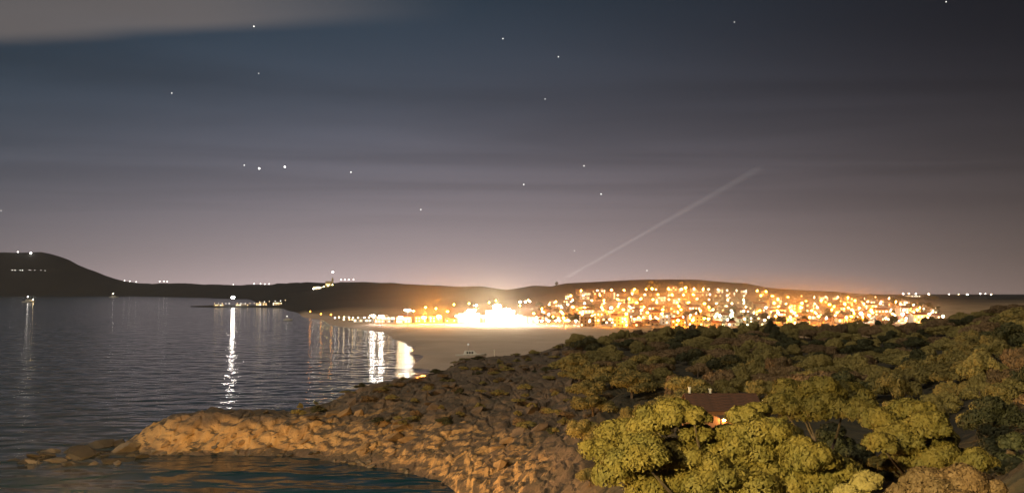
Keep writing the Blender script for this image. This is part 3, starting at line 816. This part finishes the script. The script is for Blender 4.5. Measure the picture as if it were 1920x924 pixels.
near_tree([(1265, 780, 38), (1225, 800, 44), (1160, 822, 46), (1118, 848, 34), (1200, 858, 55), (1285, 855, 55), (1380, 850, 58), (1425, 812, 46), (1465, 830, 44), (1505, 862, 50),
           (1560, 884, 42), (1535, 912, 45), (1335, 905, 65), (1425, 908, 65), (1250, 912, 60), (1345, 838, 30), (1300, 815, 30), (1160, 890, 42), (1480, 920, 60), (1395, 786, 30), (1300, 784, 26), (1420, 776, 26), (1365, 815, 24)],
          36, 1340, 'large bright olive pine nearest the viewer, below the red roofed house', seed=3)
near_tree([(1488, 742, 42), (1535, 735, 40), (1585, 752, 42), (1618, 778, 36), (1466, 764, 30), (1545, 770, 40), (1510, 775, 36)],
          52, 1545, 'olive pine right of the red roofed house, second nearest', seed=4, leaf=0.115)
near_tree([(1660, 792, 40), (1700, 776, 34), (1722, 772, 30), (1690, 832, 44), (1735, 805, 40), (1745, 862, 50), (1790, 880, 48), (1828, 868, 32), (1650, 835, 30), (1760, 835, 36), (1665, 870, 26)],
          43, 1730, 'ragged olive pine with hollow crown at the lower right', seed=5, leaf=0.095)
near_tree([(1735, 912, 40), (1790, 902, 40), (1838, 918, 36), (1765, 940, 50), (1710, 940, 40)], 30, 1770, 'reddish dry bush at the bottom right corner', seed=6, mat=M_leaf_dry, name='dry_bush', cat='bush', leaf=0.09, dj=1.0)
near_tree([(1630, 905, 26), (1600, 930, 30)], 34, 1615, 'small dark bush between the two nearest pines', seed=8, mat=M_leaf_mid, name='bush', cat='bush', leaf=0.09, dj=.6)

near_tree([(1560, 842, 34), (1520, 858, 30), (1605, 862, 36), (1640, 890, 30), (1560, 812, 22)], 62, 1570, 'near-black bush added as the shade between the two nearest pines', seed=9, mat=M_leaf_dark, name='shade_bush', cat='bush', leaf=0.13, n_per=330)  # bush added to fill the dark gap, shade put into its leaf colour
near_tree([(1870, 850, 34), (1900, 880, 36), (1860, 905, 30), (1905, 830, 26)], 48, 1885, 'bush with shade in its leaf colour at the lower right edge', seed=10, mat=M_leaf_dark, name='shade_bush', cat='bush', leaf=0.11, n_per=330)  # same near-black leaf, carrying shade in its colour
# ---------- mid-slope trees and scrub: shared crowns, each its own thing
CR = []
for v in range(7):
    rng = np.random.default_rng(100 + v)
    lob = []
    for k in range(13):
        a = rng.uniform(0, 2 * math.pi); r = math.sqrt(rng.random()) * 0.78
        lob.append((r * math.cos(a), r * math.sin(a), 0.16 + 0.62 * (1 - r) + rng.uniform(-.12, .12), rng.uniform(0.30, 0.46)))
    cs, rs = sub_clumps(lob, 4, rng)
    V, Fc = leaf_cloud(cs, rs, 130, 0.048, rng, 0.85)
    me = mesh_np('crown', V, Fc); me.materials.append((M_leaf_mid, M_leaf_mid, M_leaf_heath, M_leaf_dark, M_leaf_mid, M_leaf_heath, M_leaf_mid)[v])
    tb = MB().tube([(0, 0, -.35), (0.02, 0.01, .2), (0, 0, .55)], [.055, .045, .03], 6)
    for l in lob[:4]: tb.tube([(0, 0, .22), (l[0] * .5, l[1] * .5, .36), l[:3]], [.03, .022, .01], 5)
    tm = tb.mesh('trunk'); tm.materials.append(M_bark)
    CR.append((me, tm))
def slope_tree(x, y, r, hgt, v, rz, label, group, name='scrub_tree', cat='tree'):
    o = empty(name, (x, y, zfore(x, y)), label, cat, group, rz)
    o.scale = (r, r, hgt)
    me, tm = CR[v % len(CR)]
    link('crown', me, None, o); link('trunk', tm, None, o)
    return o
NAMED = [  # px, distance, crown width px, height m, label
 (1145, 215, 100, 5.5, 'pale olive round tree at the left end of the tree slope'),
 (1228, 225, 70, 5.0, 'olive tree just right of the pale round tree'),
 (1290, 250, 80, 5.5, 'bushy tree with upright tufts above the red roofed house'),
 (1362, 205, 110, 5.0, 'broad brownish tree right above the red roof'),
 (1446, 215, 85, 6.0, 'tall olive tree above the lamp right of the house'),
 (1420, 300, 90, 5.5, 'brown tree on the slope directly below the green lit square'),
 (1095, 150, 95, 5.0, 'brown olive bush on the slope left of the nearest pine'),
 (1190, 150, 60, 4.0, 'small grey bush between the left slope and the house'),
 (1835, 118, 84, 4.6, 'upright olive tree standing alone at the right'),
 (1905, 112, 66, 3.6, 'half hidden tree at the right edge of the picture'),
 (1720, 165, 80, 5.0, 'olive tree in the dark right slope above the ragged pine'),
 (1105, 116, 60, 2.6, 'dark grey bush at the lower left of the nearest pine'),
]
for k, (px, d, wp, hh, lb) in enumerate(NAMED):
    slope_tree((px - 960) / F * d, d, wp / F * d / 2, hh / 0.95, k, k * 1.3, lb, 'named trees of the near slope')
rf = random.Random(5)
taken = [((px - 960) / F * d, d, wp / F * d / 2) for px, d, wp, _, _ in NAMED]
cnt = 0
for tries in range(9000):
    if cnt >= 230: break
    d = rf.uniform(125, 400); px = rf.uniform(1075, 2010)
    if px < 1180 and d < 180: continue
    if 1180 < px < 1470 and d < 150: continue
    x = (px - 960) / F * d; r = rf.uniform(3.2, 6.6) * (0.8 + d / 900)
    if any((x - a) ** 2 + (d - b) ** 2 < (0.74 * (r + q)) ** 2 for a, b, q in taken): continue
    taken.append((x, d, r)); cnt += 1
    zone = 'on the far rim' if d > 310 else ('on the middle slope' if d > 200 else 'on the near slope')
    side = next(w_ for lim, w_ in ((1160, 'beside the headland'), (1260, 'left of the cottage'), (1340, 'below the left part of town'), (1420, 'below the green square'), (1520, 'right of the cottage'),
                (1620, 'below the largest town lamp'), (1720, 'left of the lone end lamp'), (1800, 'below the lone end lamp'), (1880, 'right of the lone end lamp'), (9999, 'at the right edge')) if px < lim)
    hh_ = rf.uniform(3.4, 5.6); word = ('small' if r < 4.2 else ('broad' if r > 6 else 'round')) + (' low' if hh_ < 4.2 else (' tall' if hh_ > 5 else ''))
    slope_tree(x, d, r, hh_, rf.randrange(7), rf.uniform(0, 6.28), f'{word} scrub tree {zone}, {side}', 'scrub trees of the slope')
for tries in range(1500):
    if cnt >= 258: break
    d = rf.uniform(58, 125); px = rf.uniform(1660, 2020)
    x = (px - 960) / F * d; r = rf.uniform(1.6, 3.0)
    if any((x - a) ** 2 + (d - b) ** 2 < (0.8 * (r + q)) ** 2 for a, b, q in taken): continue
    taken.append((x, d, r)); cnt += 1
    slope_tree(x, d, r, rf.uniform(1.6, 3.2), rf.randrange(7), rf.uniform(0, 6.28), ('tall ' if r > 2.3 else 'small ') + 'dark bush ' + ('left of' if px < 1790 else 'right of') + (' and close behind' if d < 85 else ' and far behind') + ' the ragged pine', 'dark bushes at the right')
for k in range(46):      # the crest against the town lights
    px = 1105 + k * 15.5 + rf.uniform(-6, 6); d = rf.uniform(362, 396) - max(0, px - 1700) * .35
    x = (px - 960) / F * d
    slope_tree(x, d, rf.uniform(3.6, 6.0), rf.uniform(6.0, 7.6) * (1 if px > 1180 else .7), rf.randrange(7), rf.uniform(0, 6.28),
               ('dark' if k % 2 else 'ragged') + ' tree on the crest standing against the ' + ('left part of the town lights' if px < 1330 else ('green lit square' if px < 1420 else ('right part of the town lights' if px < 1640 else 'right end of the town'))), 'crest trees against the town')
# low scrub on the headland
cnt = 0
for tries in range(3000):
    if cnt >= 110: break
    d = rf.uniform(175, 345); px = rf.uniform(560, 1090)
    x = (px - 960) / F * d
    z = zfore(x, d)
    if z < 5.5: continue
    r = rf.uniform(0.8, 2.6)
    if any((x - a) ** 2 + (d - b) ** 2 < (0.8 * (r + q)) ** 2 for a, b, q in taken): continue
    taken.append((x, d, r)); cnt += 1
    slope_tree(x, d, r, rf.uniform(0.9, 1.9), rf.randrange(7), rf.uniform(0, 6.28), ('tiny' if r < 1.3 else ('broad' if r > 2 else 'low')) + ' brown scrub bush ' + ('on the crest of the headland' if z > 10 else 'on the flank of the headland above the cove'), 'scrub bushes of the headland', 'scrub_bush', 'bush')

# ---------- trees in the town
TR = []
for v in range(3):
    me = CR[v][0].copy(); me.materials.clear(); me.materials.append(M_leaf_town); TR.append((me, CR[v][1]))
cnt = 0
for tries in range(3000):
    if cnt >= 190: break
    d = rt.uniform(845, 1420); px = rt.uniform(1005, 1760)
    x = (px - 960) / F * d
    if any(abs(x - a) < w / 2 + 3 and abs(d - b) < 8 for a, b, w in occupied): continue
    cnt += 1
    s_ = rt.uniform(2.8, 6.5)
    o = empty('town_tree', (x, d, zfar(x, d)), ('small' if s_ < 4 else 'large') + ' tree between houses ' + ('low in' if d < 980 else ('halfway up' if d < 1180 else 'at the top of')) + ' the town, ' + next(w_ for lim, w_ in ((1150, 'left end'), (1300, 'left of centre'), (1420, 'by the green square'), (1580, 'right of centre'), (9999, 'right end')) if px < lim), 'tree', 'trees of the town', rt.uniform(0, 6))
    o.scale = (s_, s_, s_ * 1.5)
    me, tm = TR[cnt % 3]; link('crown', me, None, o); link('trunk', tm, None, o)
for px, d, s_, lb in [(1222, 1400, 13, 'large tree lit orange highest on the town hill'), (1280, 1410, 12, 'orange lit tree under the ridge, middle of three'), (1315, 1390, 12, 'orange lit tree under the ridge, right of three')]:
    x, y, z = far_pt(px, d); o = empty('town_tree', (x, y, z), lb, 'tree', 'lit trees under the ridge'); o.scale = (s_, s_, s_ * 1.6)
    link('crown', TR[0][0], None, o); link('trunk', TR[0][1], None, o)

# ---------- rocks at the tip and along the cove
def rock_mesh(seed, n=13):
    rr = np.random.default_rng(seed)
    p_ = rr.normal(size=(n, 3)); p_ /= np.linalg.norm(p_, axis=1)[:, None]; p_ *= rr.uniform(0.72, 1.08, n)[:, None]
    p_[:, 0] += 0.25 * p_[:, 2]
    bm = bmesh.new()
    for q in p_: bm.verts.new(q)
    r_ = bmesh.ops.convex_hull(bm, input=bm.verts[:])
    bmesh.ops.delete(bm, geom=[v for v in bm.verts if not v.link_faces], context='VERTS')
    bmesh.ops.bevel(bm, geom=bm.edges[:], offset=0.02, segments=1, affect='EDGES')
    bmesh.ops.triangulate(bm, faces=bm.faces[:])
    bmesh.ops.subdivide_edges(bm, edges=bm.edges[:], cuts=1)
    for v in bm.verts:
        v.co *= 1 + 0.09 * (float(fbm(np.array([v.co.x * 2.6 + seed]), np.array([v.co.y * 2.6 + v.co.z * 3.1]), 2, seed)[0]) - .5)
    me = bpy.data.meshes.new('rock'); bm.to_mesh(me); bm.free(); return me
M_rock = mottled('sea_rock', (0.050, 0.043, 0.034), (0.022, 0.020, 0.017), 0.9, 0.85, 0.06, 3.0)
M_rockp = mottled('pale_rock', (0.15, 0.125, 0.095), (0.075, 0.062, 0.05), 0.9, 0.85, 0.06, 3.0)
RK = [rock_mesh(k) for k in range(8)]
RK0 = []; RK1 = []
for me in RK:
    a = me.copy(); a.materials.append(M_rock); RK0.append(a); b_ = me.copy(); b_.materials.append(M_rockp); RK1.append(b_)
rocks = [ # px, py of the waterline, width px, height px, pale, label
 (245, 846, 48, 32, 1, 'large pale boulder at the foot of the headland tip'),
 (165, 857, 80, 30, 0, 'broad low rock in the middle of the rocky tip'),
 (118, 864, 46, 12, 1, 'flat pale slab near the outer end of the rocky tip'),
 (62, 864, 52, 9, 0, 'outermost flat rock just above the water'),
 (190, 838, 62, 22, 0, 'dark rock behind the broad low rock'),
 (222, 832, 50, 20, 0, 'dark rock behind the large pale boulder'),
 (208, 866, 42, 12, 0, 'low rock in front of the broad low rock'),
 (140, 869, 38, 9, 1, 'pale rock at the water in front of the slab'),
 (148, 843, 44, 16, 0, 'rounded dark rock on the seaward side of the tip'),
 (98, 852, 36, 12, 0, 'small dark rock on the seaward side of the slab'),
 (270, 856, 34, 14, 0, 'small rock at the water under the cliff tip'),
 (36, 860, 24, 5, 0, 'last tiny rock awash at the end of the tip'),
 (182, 868, 26, 8, 1, 'small pale rock awash before the tip')]
for k, (px, py, wp, hp, pale, lb) in enumerate(rocks):
    d = 59868.0 / (py - 547) + wp / F * 200 * 0.4
    w = wp / F * d; h_ = hp / F * d
    o = link('boulder', (RK1 if pale else RK0)[k % 8], None, None, ((px - 960) / F * d, d, h_ * 0.12), k * 1.7)
    o.scale = (w * .56, w * .40, h_ * 0.6); tag(o, lb, 'rock', 'rocks at the headland tip')
for k in range(30):
    px = rf.uniform(70, 275); py = rf.uniform(836, 866); d = 59868.0 / (py - 547); s_ = rf.uniform(0.5, 1.5)
    o = link('boulder', (RK0 if k % 4 else RK1)[k % 8], None, None, ((px - 960) / F * d, d, 0.05), rf.uniform(0, 6))
    o.scale = (s_ * 1.5, s_, s_ * rf.uniform(.35, .7)); o.rotation_euler = (rf.uniform(-.3, .3), rf.uniform(-.3, .3), rf.uniform(0, 6))
    tag(o, 'small jagged rock awash among the boulders of the headland tip', 'rock', 'small rocks at the headland tip')
for k in range(46):
    px = rf.uniform(285, 905); x_ = (px - 960) / F
    ds_ = np.arange(150, 215, 0.5); zs = fore_z(x_ * ds_, ds_); j = np.argmax(zs > 0.1)
    d = ds_[j] + rf.uniform(-1.2, 1.5); s_ = rf.uniform(0.35, 1.1)
    o = link('boulder', (RK1 if k % 3 else RK0)[k % 8], None, None, (x_ * d, d, max(0.05, zfore(x_ * d, d))), rf.uniform(0, 6))
    o.scale = (s_ * 1.2, s_, s_ * .6); tag(o, ('pale' if k % 3 else 'dark') + (' tiny' if s_ < .6 else ' small') + ' rock at the waterline of the cove, ' + ('left part' if px < 500 else ('middle part' if px < 700 else 'right part')), 'rock', 'rocks along the cove')

# angular outcrops breaking through the headland
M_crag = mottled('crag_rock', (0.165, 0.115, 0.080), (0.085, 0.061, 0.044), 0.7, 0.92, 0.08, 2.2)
M_cragl = mottled('lamplit_crag', (0.30, 0.19, 0.09), (0.17, 0.11, 0.058), 0.7, 0.92, 0.08, 2.2)  # lamp-lit copy of the crag rock, the glow put into its colour
CG0 = []; CG1 = []
for k in range(7):
    me = rock_mesh(40 + k, 16); a = me.copy(); a.materials.append(M_crag); CG0.append(a); b_ = me.copy(); b_.materials.append(M_cragl); CG1.append(b_)
cnt = 0
for tries in range(4000):
    if cnt >= 95: break
    d = rf.uniform(165, 345); px = rf.uniform(300, 1120)
    x = (px - 960) / F * d; z = zfore(x, d)
    if z < 1.2: continue
    zf = float(fore(np.array([x]), np.array([d - 2]))[0]); stp = (z - zf) / 2
    if stp < 0.05 and rf.random() < .7: continue
    cnt += 1
    s_ = rf.uniform(0.7, 2.8) if px > 600 else rf.uniform(0.5, 1.2)
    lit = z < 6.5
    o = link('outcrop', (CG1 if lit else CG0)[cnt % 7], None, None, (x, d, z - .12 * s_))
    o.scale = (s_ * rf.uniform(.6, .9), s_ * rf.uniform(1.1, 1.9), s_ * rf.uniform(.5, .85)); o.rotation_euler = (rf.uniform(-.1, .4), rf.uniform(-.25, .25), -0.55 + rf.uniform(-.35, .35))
    tag(o, ('ochre' if lit else 'brown') + ' rock outcrop ' + ('on the low cliff of the tip' if px < 560 else ('on the middle of the headland' if px < 840 else 'on the landward slope of the headland')) + (', large and angular' if s_ > 2 else (', small' if s_ < 1.1 else '')), 'rock', 'outcrops of the headland')

# ---------- the red roofed house among the trees
hd = 100.0
hx = (1347 - 960) / F * hd
hz0 = zfore(hx, hd) - 0.1
ho_ = empty('cottage', (hx, hd, hz0), 'red roofed cottage with lit porch behind the nearest pine', 'house')
W, D = 7.4, 6.0
RT = Zp(739, hd) - hz0; EV = RT - 1.25
M_red = mottled('cottage_plaster', (0.24, 0.11, 0.065), (0.18, 0.085, 0.05), 1.0)
M_oldtile = mottled('old_tile', (0.115, 0.050, 0.034), (0.065, 0.032, 0.024), 1.6, 0.95)
link('wall', MB().box(-W / 2, W / 2, -D / 2, D / 2, -1.5, EV).poly([(-W / 2, -D / 2, EV), (-W / 2, D / 2, EV), (-W / 2, 0, RT - .1), (W / 2, -D / 2, EV), (W / 2, D / 2, EV), (W / 2, 0, RT - .1)], [(0, 2, 1), (3, 4, 5)]).mesh('wall'), M_red, ho_)
rf_o = link('roof', MB().box(-W / 2 - .3, W / 2 + .3, -.12, .12, RT, RT + .14).mesh('roof'), M_oldtile, ho_)
sl_ = math.hypot(D / 2 + .5, 1.25)
course = MB().box(-W / 2 - .35, W / 2 + .35, -.36, .36, -.03, .04).mesh('tile_course'); course.materials.append(M_oldtile)
for s_ in (-1, 1):
    for k in range(6):
        t_ = (k + .5) / 6
        oo = link('tile_course', course, None, rf_o, (0, s_ * t_ * (D / 2 + .5), RT + .05 - t_ * 1.45))
        oo.rotation_euler = (s_ * -(math.atan2(1.45, D / 2 + .5) - .06), 0, 0)
for xx, hh in ((-3.4, .95), (-1.1, .7)): link('chimney', MB().box(xx - .1, xx + .1, -.12, .12, RT - .5, RT + hh * .75).box(xx - .14, xx + .14, -.16, .16, RT + hh * .75, RT + hh * .75 + .12).mesh('chimney'), M_white, ho_)
pr = link('porch', MB().box(-1.2, 2.6, -D / 2 - 2.2, -D / 2 - .02, EV - .75, EV - .6).mesh('porch'), M_oldtile, ho_)
for xx in (-1.1, 2.5): link('post', MB().box(xx - .07, xx + .07, -D / 2 - 2.1, -D / 2 - 1.96, -1.5, EV - .75).mesh('post'), M_wood, pr)
link('door', MB().box(-.5, .5, -.05, .05, 0, 2.1).mesh('door'), M_wood, ho_, (.9, -D / 2 - .04, .1))
for xx in (-3.0, 3.3):
    wn = link('window', MB().box(xx - .55, xx + .55, -D / 2 - .06, -D / 2 - .02, 1.0, 2.2).mesh('window'), M_dark, ho_)
    link('frame', MB().box(xx - .65, xx - .55, -D / 2 - .1, -D / 2 - .01, .9, 2.3).box(xx + .55, xx + .65, -D / 2 - .1, -D / 2 - .01, .9, 2.3).box(xx - .65, xx + .65, -D / 2 - .1, -D / 2 - .01, 2.2, 2.32).mesh('frame'), M_white, wn)
me = MB().ball((0, 0, 0), .17, 4, 8).mesh('porch_lamp'); me.materials.append(lamp_mat((1.0, .55, .14), 260)); link('porch_lamp', me, None, ho_, (-.35, -D / 2 - .4, EV - 1.05))
me = MB().ball((0, 0, 0), .11, 4, 8).mesh('wall_lamp'); me.materials.append(lamp_mat((1.0, .7, .35), 120)); link('wall_lamp', me, None, ho_, (.7, -D / 2 - .3, EV - .35))
for px, py, dd, lb in [(1236, 757, 96, 'small garden lamp left of the red roofed cottage'), (1431, 750, 104, 'small garden lamp right of the red roofed cottage')]:
    p_ = at(px, py, dd); gz = zfore(p_.x, p_.y)
    street_lamp((p_.x, p_.y, gz), p_.z - gz, .12, COOL, 40, lb, 'garden lamps', 'garden_lamp', 0.25, 'lamp')
p_ = at(927, 655, 318); gz = zfore(p_.x, p_.y)
mp = empty('marker_post', (p_.x, p_.y, gz), 'thin white post on the crest of the headland', 'post')
link('post', MB().tube([(0, 0, -.6), (0, 0, 2.2)], [.12, .1], 8).mesh('post'), M_white, mp); link('cap', MB().box(-.2, .2, -.2, .2, 2.2, 2.4).mesh('cap'), M_white, mp)

# ---------- stars
STARS = [(476, 50, 1.2, 'star just below the cloud band at the upper left'), (322, 175, .9, 'star alone at the left of the upper sky'), (485, 138, .7, 'faint star under the one below the cloud band'),
 (943, 73, .9, 'star high in the middle of the sky'), (1047, 107, .9, 'star right of the high middle star'), (1022, 186, .6, 'faint star below the pair of high middle stars'),
 (458, 310, 1.0, 'left star of the close row of three over the sea'), (486, 316, 1.9, 'brightest star, middle of the close row of three over the sea'), (534, 313, 1.8, 'right star of the close row of three over the sea'),
 (658, 323, 1.2, 'star to the right of the close row of three'), (982, 346, 1.1, 'star above the dazzling hotel, left of three'), (1095, 311, .9, 'upper star of the pair above the town'),
 (1127, 364, 1.1, 'lower star of the pair above the town'), (789, 393, .8, 'low star over the orange glow'), (1774, 4, .9, 'star at the top edge at the far right'), (1377, 42, .5, 'very faint star in the upper right sky'),
 (2, 395, .7, 'star at the left edge of the picture'), (1213, 507, .9, 'star just above the ridge of the town hill'), (1077, 470, .5, 'very faint star beside the light beam')]
STM = {}
for px, py, s_, lb in STARS:
    p_ = at(px, py, 30000)
    k = 'a' if s_ > 1.5 else ('b' if s_ > .75 else 'c')
    if k not in STM:
        me = MB().ball((0, 0, 0), 24, 6, 10).mesh('star'); me.materials.append(glow('starlight', (1.0, .98, .92), {'a': 4.0, 'b': 2.2, 'c': 1.2}[k], False)); STM[k] = me
    o = link('star', STM[k], None, None, p_); o.scale = (max(.7, s_ * .75),) * 3
    tag(o, lb, 'star', 'stars in the night sky')

# ---------- volume added to spread a glow around the beach floodlights
mx_, my_, mz_ = far_pt(850, 930)
mb = MB().ball((0, 0, 0), 1.0, 12, 24); mm = mb.mesh('glow_volume')
m = bpy.data.materials.new('beach_glow'); m.use_nodes = True; nt = m.node_tree; nt.nodes.clear(); gm = G(nt)
tcm = gm.n('ShaderNodeTexCoord').outputs['Object']
ln = gm.n('ShaderNodeVectorMath', operation='LENGTH'); gm.put(ln.inputs[0], tcm)
vm = gm.n('ShaderNodeVolumePrincipled'); mo2 = gm.n('ShaderNodeOutputMaterial')
vm.inputs['Color'].default_value = (0.92, 0.86, 0.80, 1); vm.inputs['Anisotropy'].default_value = 0.35
gm.put(vm.inputs['Density'], gm.m('MULTIPLY', gm.m('POWER', gm.ramp(ln.outputs['Value'], 1.0, 0.05), 1.4), 0.0017))
nt.links.new(vm.outputs[0], mo2.inputs['Volume'])
mo_ = link('glow_volume', mm, m, None, (mx_ + 10, my_ + 10, 6)); mo_.scale = (235, 180, 88); mo_['kind'] = 'stuff'
tx_, ty_, tz_ = far_pt(1380, 1060)
m2 = m.copy(); m2.name = 'town_glow'  # second volume, added so the hillside town glows orange
for nd in m2.node_tree.nodes:
    if nd.type == 'MATH' and nd.operation == 'MULTIPLY': nd.inputs[1].default_value = 0.0042
mm2 = MB().ball((0, 0, 0), 1.0, 12, 24).mesh('glow_volume')
mt_ = link('glow_volume', mm2, m2, None, (tx_, ty_, 14)); mt_.scale = (330, 330, 60); mt_['kind'] = 'stuff'
cy_.volume_step_rate = 10.0; cy_.volume_max_steps = 32

# ---------- haze: the damp night air over the bay
hz = MB().box(-12000, 12000, -200, 12000, -12.5, 560).mesh('haze')
m = bpy.data.materials.new('haze_air'); m.use_nodes = True; nt = m.node_tree; nt.nodes.clear()
vo = nt.nodes.new('ShaderNodeVolumePrincipled'); mo = nt.nodes.new('ShaderNodeOutputMaterial')
vo.inputs['Color'].default_value = (0.9, 0.88, 0.88, 1); vo.inputs['Density'].default_value = 0.000019; vo.inputs['Anisotropy'].default_value = 0.55
nt.links.new(vo.outputs[0], mo.inputs['Volume'])
ho = link('haze', hz, m); ho['kind'] = 'stuff'
